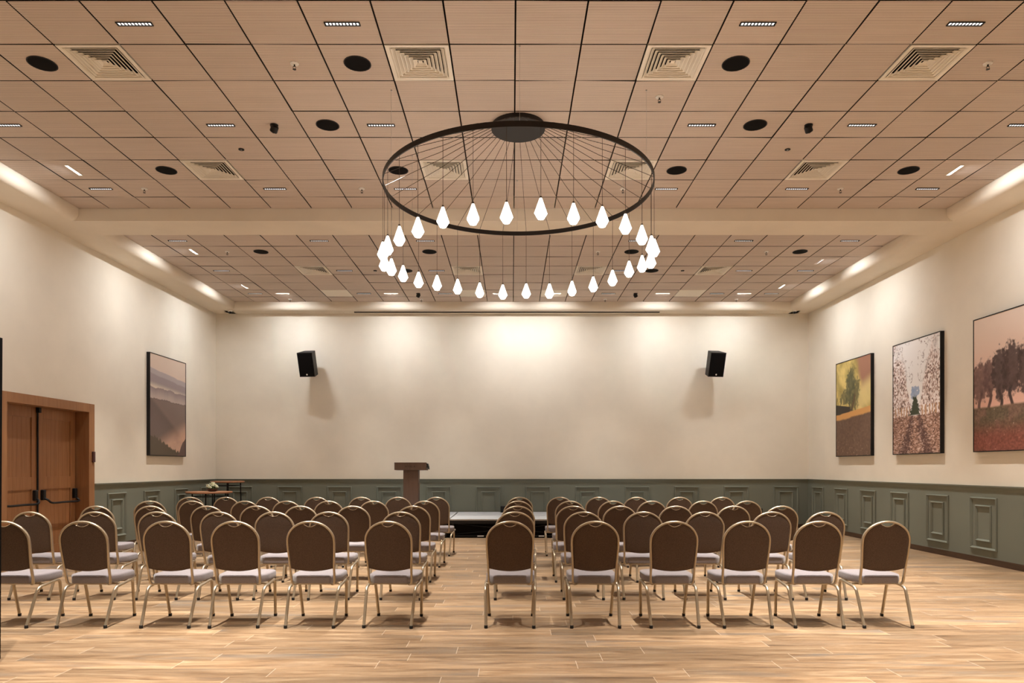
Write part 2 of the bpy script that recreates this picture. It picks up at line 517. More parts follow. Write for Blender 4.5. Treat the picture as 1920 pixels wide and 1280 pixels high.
def art_hills(u, v):      # u 0..1 in depth direction as seen left to right, v 0 bottom..1 top
    c = lerp(full((.62, .47, .40), u), (.66, .52, .42), v)
    y = .80 - .07 * u + .03 * fbm(u * 4, v * 0, 3)
    c = lerp(c, (.42, .36, .36), sm(y + .05, y + .04, v)); c = lerp(c, (.33, .27, .27), sm(y - .0, y - .015, v))
    c = lerp(c, (.76, .64, .50), sm(.74 - .05 * u, .66 - .05 * u, v))
    r = .655 - .02 * u + .035 * fbm(u * 7, v * 0, 8) + .012 * fbm(u * 40, v * 0, 9)
    c = lerp(c, lerp(full((.27, .21, .21), u), (.52, .42, .38), (r - v) / .1), sm(r, r - .006, v))
    r = .545 - .01 * u + .02 * fbm(u * 6, v * 0, 12) + .02 * fbm(u * 50, v * 0, 13)
    c = lerp(c, (.17, .125, .11), sm(r, r - .006, v))
    dl = .56 - .42 * u
    c = lerp(c, (.25, .185, .16), sm(dl - .02, dl + .05, v) * sm(r, r - .02, v) * .9)
    mist = sm(.42, .22, v + (1 - u) * .28) * (.5 + .8 * fbm(u * 4, v * 7, 20))
    c = lerp(c, (.66, .42, .31), mist)
    tr = .20 - .22 * u + .07 * np.abs(fbm(u * 26, v * 0, 30) - .3)
    c = lerp(c, (.11, .085, .06), sm(tr, tr - .012, v))
    tr = (.16 + .05 * fbm(u * 22, v * 0, 31)) * sm(.72, 1.0, u)
    c = lerp(c, (.14, .09, .08), sm(tr, tr - .012, v))
    return c


def art_golden(u, v):
    n = fbm(u * 5 + v * 6, (v - u) * 3, 41)
    c = lerp(full((.42, .32, .10), u), (.80, .62, .22), sm(.3, .7, n))
    c = lerp(c, (.40, .20, .13), sm(.70, .86, u + .35 * (v - .75) + .12 * fbm(u * 8, v * 8, 5)) * sm(.55, .75, v))
    c = lerp(c, (.88, .72, .32), sm(.20, .05, np.abs(v - .60 - .25 * (u - .8))) * sm(.45, .75, u) * .8)
    f = fbm(u * 30, v * 30, 44)
    for cx, cy, rx, ry in ((.48, .66, .20, .20), (.30, .62, .22, .09), (.46, .80, .10, .14)):
        e = ((u - cx) / rx) ** 2 + ((v - cy) / ry) ** 2
        c = lerp(c, np.array((.12, .12, .06)) * (.6 + f[..., None]), sm(1.3, .6, e + (f - .5) * 2.6) * .8)
    tk = np.abs(u - .5 - .06 * np.sin(v * 12)); c = lerp(c, (.15, .10, .05), sm(.035, .015, tk) * sm(.68, .62, v) * sm(.42, .45, v))
    hz = .46 + .05 * u + .01 * fbm(u * 9, v * 0, 45)
    c = lerp(c, (.055, .045, .035), sm(.56 - .10 * u, .55 - .10 * u, v) * sm(.50, .40, u))
    c = lerp(c, (.72, .38, .13), sm(hz - .02, hz - .03, v))
    g2 = hz - .075 + .02 * (fbm(u * 6, v * 0, 46) - .5)
    br = fbm(u * 60, v * 60, 47)
    ground = lerp(full((.11, .065, .045), u), (.23, .14, .095), br)
    ground = lerp(ground, (.50, .36, .26), sm(.72, .80, br) * sm(.22, .05, v))
    k = sm(g2, g2 - .02, v)[..., None]; c = c * (1 - k) + ground * k
    return c


def art_orchard(u, v):
    c = full((.93, .91, .90), u)
    f = fbm(u * 55, v * 70, 50, 3); f2 = fbm(u * 9, v * 9, 52)
    bl = lerp(lerp(full((.17, .11, .09), u), (.66, .49, .43), sm(.26, .48, f)), (.97, .90, .88), sm(.46, .62, f))
    edge = np.abs(u - .50) / (.06 + .42 * np.clip(v - .36, 0, 1) ** .9)
    m = sm(.85, 1.15, edge + (f2 - .5) * .6) * sm(.30, .34, v) * sm(1.12, .80, v + .5 * (f2 - .3) - .25 * np.abs(u - .5))
    k = m[..., None]; c = c * (1 - k) + bl * k
    br = (np.abs(fbm(u * 12, v * 12, 54) - .5) < .018) & (v > .62) & (np.abs(u - .5) > .05)
    c = np.where(br[..., None] & (np.random.RandomState(1).rand(*u.shape) < .5)[..., None], np.array((.2, .13, .12)), c)
    c = lerp(c, (.25, .36, .56), sm(1.0, .75, ((v - .53) / .075) ** 2 + ((u - .49) / .09) ** 2 + (fbm(u * 30, v * 40, 77) - .5) * 2.4) * (.55 + .5 * f2))
    c = lerp(c, (.06, .07, .04), sm(.52, .49, v + (f - .5) * .09) * sm(1.1, .9, np.abs(u - .49) / (.04 + .07 * sm(.50, .34, v)) + (f - .5)) * sm(.33, .345, v))
    st = (np.sin(u * 95 + 5 * f2) > .35) & (v < .42) & (v > .32 + .03 * np.abs(u - .5)) & (np.abs(u - .5) > .12)
    c = np.where(st[..., None], np.array((.55, .33, .20)), c)
    gb = fbm((u - .5) / (.62 - v * .8) * 9, 18 / (.62 - v), 58); gf = fbm(u * 45, v * 120, 59)
    gr = lerp(lerp(full((.16, .085, .06), u), (.45, .26, .19), sm(.3, .6, gf)), (.72, .56, .50), sm(.62, .75, gf))
    pw = np.abs(np.abs(u - .5) / np.clip(.40 - v + .06, .02, 1) - .55)
    gr = lerp(gr, (.07, .035, .035), sm(.45, .05, pw + (gf - .5) * .5) * .7)
    k = sm(.345, .335, v + .01 * gf)[..., None]; c = c * (1 - k) + gr * k
    return c


def art_olive(u, v):
    c = lerp(full((.76, .46, .36), u), (.82, .66, .55), sm(.3, 1, v))
    f = fbm(u * 34, v * 44, 60); f2 = fbm(u * 7, v * 7, 61)
    for cx, cy, rx, ry, dk in ((.10, .52, .13, .16, .6), (.24, .54, .09, .15, .5), (.40, .56, .13, .19, 0), (.55, .58, .14, .20, 0), (.80, .56, .18, .2, 0)):
        e = ((u - cx) / rx) ** 2 + ((v - cy) / ry) ** 2
        col = (np.array((.085, .052, .048)) * (1 - dk) + np.array((.26, .14, .12)) * dk) * (.6 + .8 * f[..., None])
        c = lerp(c, col, sm(1.2, .75, e + (f - .5) * 1.3) * .95)
        tk = np.abs(u - cx - .02 * np.sin(v * 30 + cx * 9)); c = lerp(c, col * .8, sm(.028, .014, tk) * sm(.50, .44, v) * sm(.29, .31, v))
    br = fbm(u * 55, v * 90, 63)
    gr = lerp(full((.20, .12, .085), u), (.14, .105, .065), sm(.45, .65, f2) * sm(.05, .2, v)); gr = lerp(gr, (.25, .065, .045), sm(.26, .08, v) * .75)
    gr = gr * (.5 + br[..., None])
    gr = lerp(gr, (.7, .5, .42), sm(.82, .88, br))
    k = sm(.345, .325, v + .015 * f2)[..., None]; c = c * (1 - k) + gr * k
    return c


attr_mat = mat('canvas_print', (.5, .5, .5), .55, spec=.25)
_t = NT(attr_mat); _a = _t.n('ShaderNodeAttribute', attribute_name='print'); _t.base(_a.outputs['Color'])


def picture(side, ya, yb, art, label, flip):
    z0, z1 = 1.665, 3.665; th = .065; w = yb - ya
    x = XL if side == 'L' else XR; s = 1 if side == 'L' else -1
    p = empty('framed_picture', (x, (ya + yb) / 2, z0)); tag(p, label, 'picture', 'framed landscape prints')
    mb = MB(); fw = .014
    for a0, a1, b0, b1 in ((-w / 2, w / 2, 0, fw), (-w / 2, w / 2, 2 - fw, 2), (-w / 2, -w / 2 + fw, fw, 2 - fw), (w / 2 - fw, w / 2, fw, 2 - fw)):
        mb.box(min(.0, s * th), max(.0, s * th), a0, a1, b0, b1)
    mb.build('frame', M['black'], p, smooth=0)
    nu, nv = 190, 260
    U, V = np.meshgrid(np.linspace(0, 1, nu), np.linspace(0, 1, nv))
    img = np.clip(art(U, V), 0, 1)
    Y = (-w / 2 + fw) + (w - 2 * fw) * (1 - U if flip else U); Z = fw + (2 - 2 * fw) * V
    vs = np.stack([np.full(U.shape, s * (th - .006)), Y, Z], -1).reshape(-1, 3)
    id_ = np.arange(nu * nv).reshape(nv, nu)
    a, b, c, d_ = id_[:-1, :-1], id_[:-1, 1:], id_[1:, 1:], id_[1:, :-1]
    fs = np.stack([a, b, c, d_], -1).reshape(-1, 4)
    if (s == 1) == (not flip): fs = fs if s == 1 else fs
    me = bpy.data.meshes.new('print'); me.from_pydata(vs.tolist(), [], fs.tolist())
    at = me.color_attributes.new('print', 'FLOAT_COLOR', 'POINT')
    buf = np.ones((nu * nv, 4)); buf[:, :3] = img.reshape(-1, 3); at.data.foreach_set('color', buf.ravel())
    me.materials.append(attr_mat)
    o = bpy.data.objects.new('print', me); COL.objects.link(o); o.parent = p
    mb = MB(); mb.box(min(0, s * .03), max(0, s * .03), -w / 2 + fw, w / 2 - fw, fw, 2 - fw); mb.build('backing_board', M['black'], p, smooth=0)


# on the left wall the viewer sees near edge on the left; on the right wall the far edge is on the left
picture('L', 13.54, 15.04, art_hills, 'framed print of misty layered hills, alone on the wall beyond the wooden door', False)
picture('R', 13.68, 15.16, art_golden, 'framed print of a lone tree against a golden yellow hillside', True)
picture('R', 11.46, 12.90, art_orchard, 'framed print of a track between rows of white blossoming orchard trees', True)
picture('R', 9.18, 10.65, art_olive, 'framed print of dark olive trees under a peach sky with red ground', True)

# ------------------------------------------------------------------ chair
def build_chair():
    root = empty('banquet_chair', (0, 0, 0))
    half = [(.135, -.085, .387), (.158, -.105, .372), (.182, -.128, .374), (.193, -.142, .40), (.195, -.155, .46), (.197, -.175, .54),
            (.203, -.195, .64), (.2085, -.213, .74)]
    arch = []
    for k in range(0, 19):
        a = math.pi * k / 18
        arch.append((.2095 * math.cos(a), -.217 - .033 * math.sin(a), .762 + .185 * math.sin(a) ** .96))
    pts = half + arch[1:-1] + [(-x, y, z) for x, y, z in half[::-1]]
    pts = smooth_path(pts, 2)
    mb = MB(); mb.sweep(pts, .0105, .0165, n=10, ref=(0, 1, 0)); mb.build('back_frame', M['gold'], root, smooth=60)
    # backrest pad
    def yb(z): return float(np.interp(z, [.38, .46, .54, .64, .74, .85, .947], [-.135, -.155, -.175, -.195, -.213, -.236, -.25]))
    def wz(z):
        if z < .762: return float(np.interp(z, [.46, .54, .64, .74, .762], [.195, .197, .203, .2085, .2095])) - .008
        return (.2095) * math.sqrt(max(0, 1 - ((z - .762) / .185) ** 2)) - .008
    out = []
    nb = 14
    for k in range(nb + 1):          # bottom, left to right sagging
        x = -.189 + .378 * k / nb; out.append((x, .494 + .028 * (x / .189) ** 2))
    for z in np.linspace(.56, .74, 5): out.append((wz(z), z))
    top = []
    for k in range(0, 25):
        a = math.pi * k / 24; x = .2015 * math.cos(a); z = .762 + .177 * math.sin(a)
        if abs(x) < .066: z = min(z, .903 + .030 * (x / .066) ** 2)
        top.append((x, z))
    out += top
    for z in np.linspace(.74, .56, 5): out.append((-wz(z), z))
    cx, cz = 0, .70; n = len(out)
    mb = MB(); vs = []; rings = [(1.0, 0, -1), (1.0, .010, -1), (.965, .0165, -1), (.86, .019, -1), (.6, .020, -1), (.0, .020, -1)]
    fr = [(1.0, .012, 1), (.95, .030, 1), (.82, .040, 1), (.5, .044, 1), (.0, .045, 1)]
    allr = [r for r in rings[::-1]] + fr
    for (s, off, sg) in allr:
        for (x, z) in out:
            X = cx + (x - cx) * s; Z = cz + (z - cz) * s
            o = off * (.55 if sg < 0 else 1)
            vs.append((X, yb(Z) + .001 + (o if sg > 0 else -o), Z))
    fs = []
    for r in range(len(allr) - 1):
        for k in range(n): fs.append((r * n + k, r * n + (k + 1) % n, (r + 1) * n + (k + 1) % n, (r + 1) * n + k))
    mb.add(vs, fs); mb.build('backrest', M['back'], root, smooth=50)
    # hand grip under the top of the arch
    gp = [(x, yb(.90) - .004, .901 + .033 * (abs(x) / .068) ** 2) for x in np.linspace(-.068, .068, 13)]
    mb = MB(); mb.sweep(gp, .0042, .009, n=8, ref=(0, 1, 0)); mb.build('hand_grip', M['goldbright'], root, smooth=60)
    # seat
    pl = []
    def arc(cx, cy, r, a0, a1, k=5):
        for i in range(k + 1):
            a = R(a0 + (a1 - a0) * i / k); pl.append((cx + r * math.cos(a), cy + r * math.sin(a)))
    arc(.185, .215, .04, 0, 90); arc(-.185, .215, .04, 90, 180)
    pl.append((-.225, .05)); pl.append((-.220, -.03)); arc(-.135, -.112, .03, 215, 270, 3); arc(.135, -.112, .03, 270, 325, 3)
    pl.append((.220, -.03)); pl.append((.225, .05))
    n = len(pl)
    lv = [(.0, .378), (.95, .378), (.985, .381), (1.0, .392), (1.0, .434), (.985, .445), (.95, .4515), (.85, .457), (.6, .461), (.0, .463)]
    vs = [(x * s, .055 + (y - .055) * s, z) for s, z in lv for x, y in pl]
    fs = [(r * n + k, r * n + (k + 1) % n, (r + 1) * n + (k + 1) % n, (r + 1) * n + k) for r in range(len(lv) - 1) for k in range(n)]
    mb = MB(); mb.add(vs, fs); mb.build('seat', M['seat'], root, smooth=50)
    for s in (1, -1):
        rear = [(s * .213, -.262, .012), (s * .2175, -.20, .155), (s * .222, -.143, .290), (s * .224, -.125, .322), (s * .226, -.095, .341), (s * .227, -.04, .349), (s * .227, .05, .358)]
        front = [(s * .227, .05, .358), (s * .227, .13, .365), (s * .226, .165, .362), (s * .224, .188, .34), (s * .222, .198, .305), (s * .215, .228, .16), (s * .208, .258, .012)]
        for pp, name in ((rear, 'leg'), (front, 'leg')):
            mb = MB(); mb.sweep(smooth_path(pp, 3), .0125, .0140, n=10, ref=(1, 0, 0)); lg = mb.build(name, M['gold'], root, smooth=60)
            ft = pp[0] if pp is rear else pp[-1]
            mb = MB(); mb.lathe([(.0145, 0), (.0157, .004), (.0157, .024), (.0145, .027)], 12, Matrix.Translation((ft[0], ft[1], 0)))
            mb.build('foot_cap', M['rubber'], lg, smooth=50)
    mb = MB()
    for y in (-.04, .15): mb.cyl((-.222, y, .362), (.222, y, .362), .009, 8)
    mb.build('seat_support', M['gold'], root, smooth=60)
    return root


ROWS = [(6.25, [-4.54, -3.845, -3.09, -2.485, -1.805, -1.095], [-.015, .745, 1.45, 2.10, 2.745, 3.355]),
        (7.58, [-5.22, -4.52, -3.85, -3.17, -2.58, -1.99, -1.2], [.03, .78, 1.43, 2.09, 2.82, 3.4]),
        (8.74, [-5.19, -4.51, -3.81, -3.19, -2.64, -1.98, -1.23], [.07, .76, 1.35, 2.05, 2.76, 3.36]),
        (10.05, [-5.26, -4.58, -3.83, -3.23, -2.63, -1.99, -1.24], [.09, .83, 1.45, 2.0, 2.74, 3.38]),
        (11.35, [-5.26, -4.63, -3.95, -3.17, -2.44, -1.85, -1.21], [.12, .78, 1.41, 2.02, 2.71, 3.4])]
ORD = ['aisle-end', 'second from the aisle', 'third from the aisle', 'fourth from the aisle', 'fifth from the aisle', 'sixth from the aisle', 'seventh from the aisle']
RN = ['rearmost row', 'fourth row from the stage', 'third row from the stage', 'second row from the stage', 'row nearest the stage']
chair0 = build_chair(); used = False; rc = random.Random(11)
YAW = {(0, -1.095): -3.3, (0, -3.845): 1.5, (3, -5.26): 14, (4, -5.26): 10, (4, -1.21): -4, (3, -1.24): -3}
for r, (dd, L, Rr) in enumerate(ROWS):
    for side, xs in (('door-side block', L[::-1]), ('block beside the olive-tree wall', Rr)):
        for k, x in enumerate(xs):
            c = copy_tree(chair0) if used else chair0; used = True
            yaw = YAW.get((r, x), rc.uniform(-1.5, 1.5))
            c.location = (x, dd + .262, 0); c.rotation_euler = (0, 0, R(yaw))
            if r == 0 and side[0] == 'd' and k == 5: lab = 'brown banquet chair cut by the picture edge, door-side end of rearmost row'
            else:
                blk = 'door-side block' if side[0] == 'd' else 'picture-side block'
                lab = 'brown banquet chair, %s, %s, %s' % (ORD[k], RN[r], blk)
            tag(c, lab, 'chair', 'banquet chairs in rows facing the stage')

# ------------------------------------------------------------------ ceiling fittings
def tx(i): return X0 + T * (i + .5)
def ty(j, b): return b + T * (j + .5)


def spot(name, loc, power, angle, blend=.6, col=(1, .90, .78), rot=(0, 0, 0), parent=None, r=.02):
    l = bpy.data.lights.new(name, 'SPOT'); l.energy = power; l.spot_size = R(angle); l.spot_blend = blend; l.color = col; l.shadow_soft_size = r
    o = bpy.data.objects.new(name, l); COL.objects.link(o); o.location = loc; o.rotation_euler = rot
    if parent is not None: o.parent = parent
    return o


def build_louvre():
    root = empty('louvre_downlight', (0, 0, CEIL))
    mb = MB(); w, h = .155, .026; z0 = -.009
    for a in ((-w, w, -h, -h + .006), (-w, w, h - .006, h), (-w, -w + .008, -h, h), (w - .008, w, -h, h)): mb.box(a[0], a[1], a[2], a[3], z0, .012)
    for k in range(1, 10): x = -w + .008 + (2 * w - .016) * k / 10; mb.box(x - .0018, x + .0018, -h, h, z0 + .004, .012)
    mb.box(-w, w, -h, h, -.001, .016)
    mb.build('louvre_frame', M['black'], root, smooth=0)
    mb = MB(); s = (2 * w - .016) / 10
    for k in range(10):
        x = -w + .008 + s * (k + .5)
        mb.add([(x - .0115, -.019, -.003), (x + .0115, -.019, -.003), (x + .007, .004, -.003), (x - .007, .004, -.003), (x - .0095, .018, -.003), (x + .0095, .018, -.003)], [(0, 1, 2, 3), (3, 2, 5, 4)])
    mb.build('reflector', M['glowsoft'], root, smooth=0, fix=False)
    spot('downlight_lamp', (0, 0, -.04), 1, 57, .85, col=(1, .95, .88), parent=root)
    return root


PW = dict(louvre=840, wash=12.5, long=14)
LOU_A = {0: [-10, -6, -3, 3, 6, 9], 3: [-10, -6, -3, 3, 6, 9], 6: [-10, -6, -3, 3, 6, 9], -3: [-10, -6, -3, 3, 6, 9], -6: [-10, -6, -3, 3, 6, 9], -9: [-10, -6, -3, 3, 6, 9]}
LOU_B = {0: [-10, -6, -3, 3, 6, 9], 3: [-10, -6, -3, 3, 7, 9], 6: [-10, -6, -3, 3, 7, 9]}
ln = {'A': {0: 'row nearest the top of the view', 3: 'row level with the hanging ring', 6: 'row just before the beam', -3: 'first row overhead', -6: 'second row overhead', -9: 'row behind the viewpoint'},
      'B': {0: 'first row past the beam', 3: 'middle row past the beam', 6: 'row closest to the end wall'}}
ORDL = ['first', 'second', 'third', 'fourth', 'fifth', 'sixth', 'seventh', 'eighth']
lo0 = build_louvre(); lamp_data = [c for c in lo0.children if c.type == 'LIGHT'][0].data
lamp_data.energy = PW['louvre']; used = False
for sec, rows, b in (('A', LOU_A, ROWA), ('B', LOU_B, ROWB)):
    for j, cols in rows.items():
        for q, i in enumerate(cols):
            o = copy_tree(lo0) if used else lo0; used = True
            o.location = (tx(i), ty(j, b), CEIL)
            dim = (1.0 if sec == 'A' else {0: .9, 3: .75, 6: .28}[j]) * (.75 if i in (-10, 9) else 1.0)
            for ch_ in o.children:
                if ch_.type == 'LIGHT': ch_.data = ch_.data.copy(); ch_.data.energy = PW['louvre'] * dim
            tag(o, 'black louvre downlight, %s from door side, %s' % (ORDL[q], ln[sec][j]), 'ceiling light', 'linear louvre downlights in the ceiling')


def area(loc, sx, sy, rot, power, parent, col=(.95, .97, 1.0)):
    l = bpy.data.lights.new('wall_washer_lamp', 'AREA'); l.shape = 'RECTANGLE'; l.size = sx; l.size_y = sy; l.energy = power; l.color = col; l.spread = R(130)
    o = bpy.data.objects.new('wall_washer_lamp', l); COL.objects.link(o); o.location = loc; o.rotation_euler = rot; o.parent = parent
    return o


def washer(x, y, rz, aim, power, label):
    """aim: rotation of the lamp about the fitting's long axis"""
    root = empty('wall_washer', (x, y, CEIL), rz)
    mb = MB()
    for a in ((-.16, .16, -.026, -.018), (-.16, .16, .018, .026), (-.16, -.15, -.018, .018), (.15, .16, -.018, .018)): mb.box(*a, -.005, .008)
    mb.build('trim_ring', M['vent'], root, smooth=0)
    mb = MB(); mb.box(-.15, .15, -.018, .018, -.001, .006); mb.build('lens', M['glow'], root, smooth=0)
    area((0, 0, -.012), .28, .03, (aim, 0, 0), power, root)
    tag(root, label, 'ceiling light', 'bright linear wall washer lights')


wl = [('A', -10, 5, 90, 'white linear wall washer before the beam on the door side'), ('A', 9, 5, -90, 'white linear wall washer before the beam on the picture side'),
      ('A', -10, 0, 90, 'white linear wall washer nearest overhead, door side'), ('A', 9, 0, -90, 'white linear wall washer nearest overhead, picture side'),
      ('B', -10, 1, 90, 'white linear wall washer just past the beam, door side'), ('B', 9, 2, -90, 'white linear wall washer just past the beam, picture side'),
      ('B', -10, 5, 90, 'white linear wall washer near the end corner above the hills print'), ('B', 9, 5, -90, 'white linear wall washer near the end corner above the golden print')]
for sec, i, j, rz, lab in wl:
    if sec == 'A' and j == 0: j = -1
    washer(tx(i), ty(j, ROWA if sec == 'A' else ROWB), R(rz), R(34), PW['long'], lab)
wn_ = ['outermost on the door side', 'above the wall speaker on the door side', 'door-side one of the middle pair', 'picture-side one of the middle pair', 'above the wall speaker on the picture side', 'outermost on the picture side']
for q, i in enumerate([-9, -5, -1, 1, 5, 8]):
    washer(tx(i), ty(6, ROWB), 0, R(34), PW['wash'] * (1, 1.05, 1, 1, 1.05, 1)[q], 'white linear wall washer facing the end wall, ' + wn_[q])


def build_vent():
    root = empty('air_diffuser', (0, 0, CEIL)); h = T / 2 - .008
    def ring(mb, a0, z0, a1, z1, th=.0025):
        vs = []
        for a, z in ((a0, z0), (a1, z1), (a1, z1 + th), (a0, z0 + th)):
            vs += [(-a, -a, z), (a, -a, z), (a, a, z), (-a, a, z)]
        fs = []
        for r in range(4):
            r2 = (r + 1) % 4
            for k in range(4): fs.append((r * 4 + k, r * 4 + (k + 1) % 4, r2 * 4 + (k + 1) % 4, r2 * 4 + k))
        mb.add(vs, fs)
    mb = MB(); ring(mb, h, -.004, h - .035, -.004, .02); ring(mb, h - .035, -.004, h - .048, .006, .012); mb.build('face_frame', M['vent'], root, smooth=0)
    a = h - .052
    for k in range(6):
        mb = MB(); ring(mb, a, .001, max(a - .031, .004), .022, .0022); ring(mb, a + .003, -.008, a - .006, -.005, .003)
        if k == 5: mb.add([(-.02, -.02, .012), (.02, -.02, .012), (.02, .02, .012), (-.02, .02, .012)], [(0, 1, 2, 3)])
        mb.build('blade', M['vent'], root, smooth=0); a -= .036
    mb = MB(); mb.box(-h, h, -h, h, .11, .112); mb.build('duct_back', M['void'], root, smooth=0)
    return root


vn = {('A', 1): 'nearest the top of the view', ('A', 5): 'in the row before the beam', ('B', 3): 'past the beam'}
v0 = build_vent(); used = False
for sec, S, b in (('A', VENTS_A, ROWA), ('B', VENTS_B, ROWB)):
    for (i, j) in sorted(S):
        o = copy_tree(v0) if used else v0; used = True
        o.location = (tx(i), ty(j, b), CEIL)
        q = sorted(k for k, jj in S if jj == j).index(i)
        tag(o, 'square cream air diffuser, %s from door side, %s' % (ORDL[q], vn[(sec, j)]), 'air vent', 'square air diffusers in the ceiling')
for q, (i, j) in enumerate(sorted(PLATES_B)):
    mb = MB(); mb.box(-.29, .29, -.29, .29, 0, .02, b=.003)
    tag(mb.build('blank_ceiling_plate', M['vent'], loc=(tx(i), ty(j, ROWB), CEIL - .001)), 'plain cream ceiling plate close to end wall, %s from door side' % ORDL[q], 'ceiling plate', 'plain cream plates in the ceiling')


def build_speaker():
    root = empty('ceiling_speaker', (0, 0, CEIL))
    mb = MB(); mb.lathe([(.122, .004), (.129, -.002), (.129, -.006), (.121, -.006), (.119, -.002)], 32, cap=False); mb.build('rim', M['black'], root)
    mb = MB(); mb.lathe([(.0, -.005), (.08, -.0045), (.120, -.003), (.120, .004)], 32, cap=False); mb.build('grille', M['grille'], root)
    return root


s0 = build_speaker(); used = False
SPK = [('A', [-8, -3, 3], 1, 'nearest the top of the view'), ('A', [-4, 4], 3, 'level with the hanging ring'), ('A', [-8, -3, 3, 8], 5, 'in the diffuser row before the beam'),
       ('B', [-8, -3, 3, 8], 1, 'first speaker row past the beam'), ('B', [-4, 4], 3, 'beside diffusers past the beam')]
for sec, cols, j, txt in SPK:
    for q, i in enumerate(cols):
        o = copy_tree(s0) if used else s0; used = True
        o.location = (tx(i), ty(j, ROWA if sec == 'A' else ROWB), CEIL)
        tag(o, 'round black ceiling speaker, %s from door side, %s' % (ORDL[q], txt), 'speaker', 'round black speakers in the ceiling')


def build_sprinkler():
    root = empty('ceiling_sprinkler', (0, 0, CEIL))
    mb = MB(); mb.lathe([(.042, .012), (.042, 0), (.040, -.007), (.022, -.012), (.012, -.012)], 20); mb.build('rosette', M['white'], root)
    mb = MB(); mb.cyl((0, 0, -.010), (0, 0, -.030), .007, 10); mb.sweep([(-.011, 0, -.028), (-.014, 0, -.042), (0, 0, -.056)], .0022, n=6); mb.sweep([(.011, 0, -.028), (.014, 0, -.042), (0, 0, -.056)], .0022, n=6)
    mb.box(-.012, .012, -.003, .003, -.031, -.027); mb.lathe([(.017, -.056), (.017, -.058)], 14); mb.build('spray_head', M['bronze'], root)
    return root


p0 = build_sprinkler(); used = False
SPR = [('A', [-4, 7], 1, 'in the nearest diffuser row'), ('A', [2], 2, 'one row past the nearest diffusers'), ('A', [-9, -4, 2, 7], 6, 'in the last light row before the beam'),
       ('B', [-9, 2, 7], 1, 'first speaker row past the beam'), ('B', [-9, -4, 3, 8], 7, 'right against the end soffit')]
for sec, cols, j, txt in SPR:
    for q, i in enumerate(cols):
        o = copy_tree(p0) if used else p0; used = True
        y = ty(j, ROWA if sec == 'A' else ROWB)
        if sec == 'B' and j == 7: y = 16.04
        o.location = (tx(i), y, CEIL)
        num = (ORDL[q] + ' from door side, ') if len(cols) > 1 else 'alone, '
        tag(o, 'small sprinkler head, %s%s' % (num, txt), 'sprinkler', 'sprinkler heads in the ceiling')


def dark_camera(x, y, s, label, white=False):
    root = empty('security_camera', (x, y, CEIL if not white else SOF))
    hs = M['white'] if white else M['black']
    mb = MB(); mb.lathe([(.050, 0), (.050, -.018), (.044, -.028)], 24) if white else mb.lathe([(.045, 0), (.042, -.02), (.03, -.028)], 20)
    mb.build('mount', hs, root)
    if white:
        mb = MB(); mb.lathe([(.040, -.026), (.038, -.045), (.028, -.062), (.012, -.072), (0.001, -.074)], 24); mb.build('dome', M['glass_dark'], root)
    else:
        mb = MB(); Mx = Matrix.Translation((0, 0, -.050)) @ Matrix.Rotation(R(30 * s), 4, 'Y') @ Matrix.Rotation(R(25), 4, 'X')
        mb.lathe([(.001, -.036), (.034, -.034), (.042, -.026), (.042, .030), (.034, .040), (.001, .040)], 20, Mx); mb.build('housing', M['black'], root)
        mb = MB(); mb.lathe([(.001, -.042), (.012, -.041), (.018, -.034)], 16, Mx); mb.build('lens', M['glass_dark'], root)
    return tag(root, label, 'camera', 'security cameras under the ceiling')


dark_camera(tx(-5), ty(3, ROWA), 1, 'black ceiling camera near the front, door side of the hanging ring')
dark_camera(tx(5), ty(3, ROWA), -1, 'black ceiling camera near the front, picture side of the hanging ring')
dark_camera(tx(-4), ty(6, ROWB), 1, 'black ceiling camera by the end wall, door side of the lamp ring')
dark_camera(tx(4), ty(6, ROWB), -1, 'black ceiling camera by the end wall, picture side of the lamp ring')
dark_camera(-6.50 - .08, 16.38, 1, 'white dome camera under the soffit corner above the bar tables', True)
dark_camera(6.52 + .08, 16.38, 1, 'white dome camera under the soffit corner on the picture side', True)
for (sec, i, j, lab) in (('A', -6, 4, 'tiny black ceiling detector before the ring, door side'), ('A', 5, 4, 'tiny black ceiling detector before the ring, picture side'),
                         ('B', -5, 3, 'tiny black ceiling detector past the beam, door side'), ('B', 5, 3, 'tiny black ceiling detector past the beam, picture side')):
    mb = MB(); mb.lathe([(.034, 0), (.034, -.008), (.022, -.014), (.012, -.010)], 20); mb.cur = 1; mb.lathe([(.001, -.0125), (.011, -.0115)], 14, cap=False)
    tag(mb.build('motion_detector', [M['black'], M['steel']], loc=(tx(i), ty(j, ROWA if sec == 'A' else ROWB), CEIL)), lab, 'detector', 'tiny black detectors in the ceiling')

# ------------------------------------------------------------------ ring chandelier
CX, CY, RR_, RZ = .07, 7.9, 1.5, 4.564
ch = tag(empty('ring_chandelier', (CX, CY, CEIL)), 'large dark ring chandelier with radiating cables and thirty lit teardrop pendants', 'chandelier')
zr = RZ - CEIL
mb = MB(); mb.lathe([(.30, 0), (.302, -.01), (.302, -.046), (.296, -.052), (.001, -.053)], 56); mb.build('canopy', M['bronze'], ch)
mb = MB(); N = 120
mb.lathe([(RR_ - .006, -.027), (RR_ + .006, -.027), (RR_ + .006, .027), (RR_ - .006, .027), (RR_ - .006, -.027)], N, Matrix.Translation((0, 0, zr)), cap=False)
mb.build('hoop', M['bronze'], ch, smooth=30)
for k in range(6):
    a = R(60 * k); x, y = RR_ * math.sin(a), -RR_ * math.cos(a)
    mb = MB(); mb.cyl((x, y, zr + .02), (x, y, 0), .0013, 5); mb.cyl((x, y, -.012), (x, y, 0), .008, 10); mb.build('suspension_wire', M['steel'], ch)
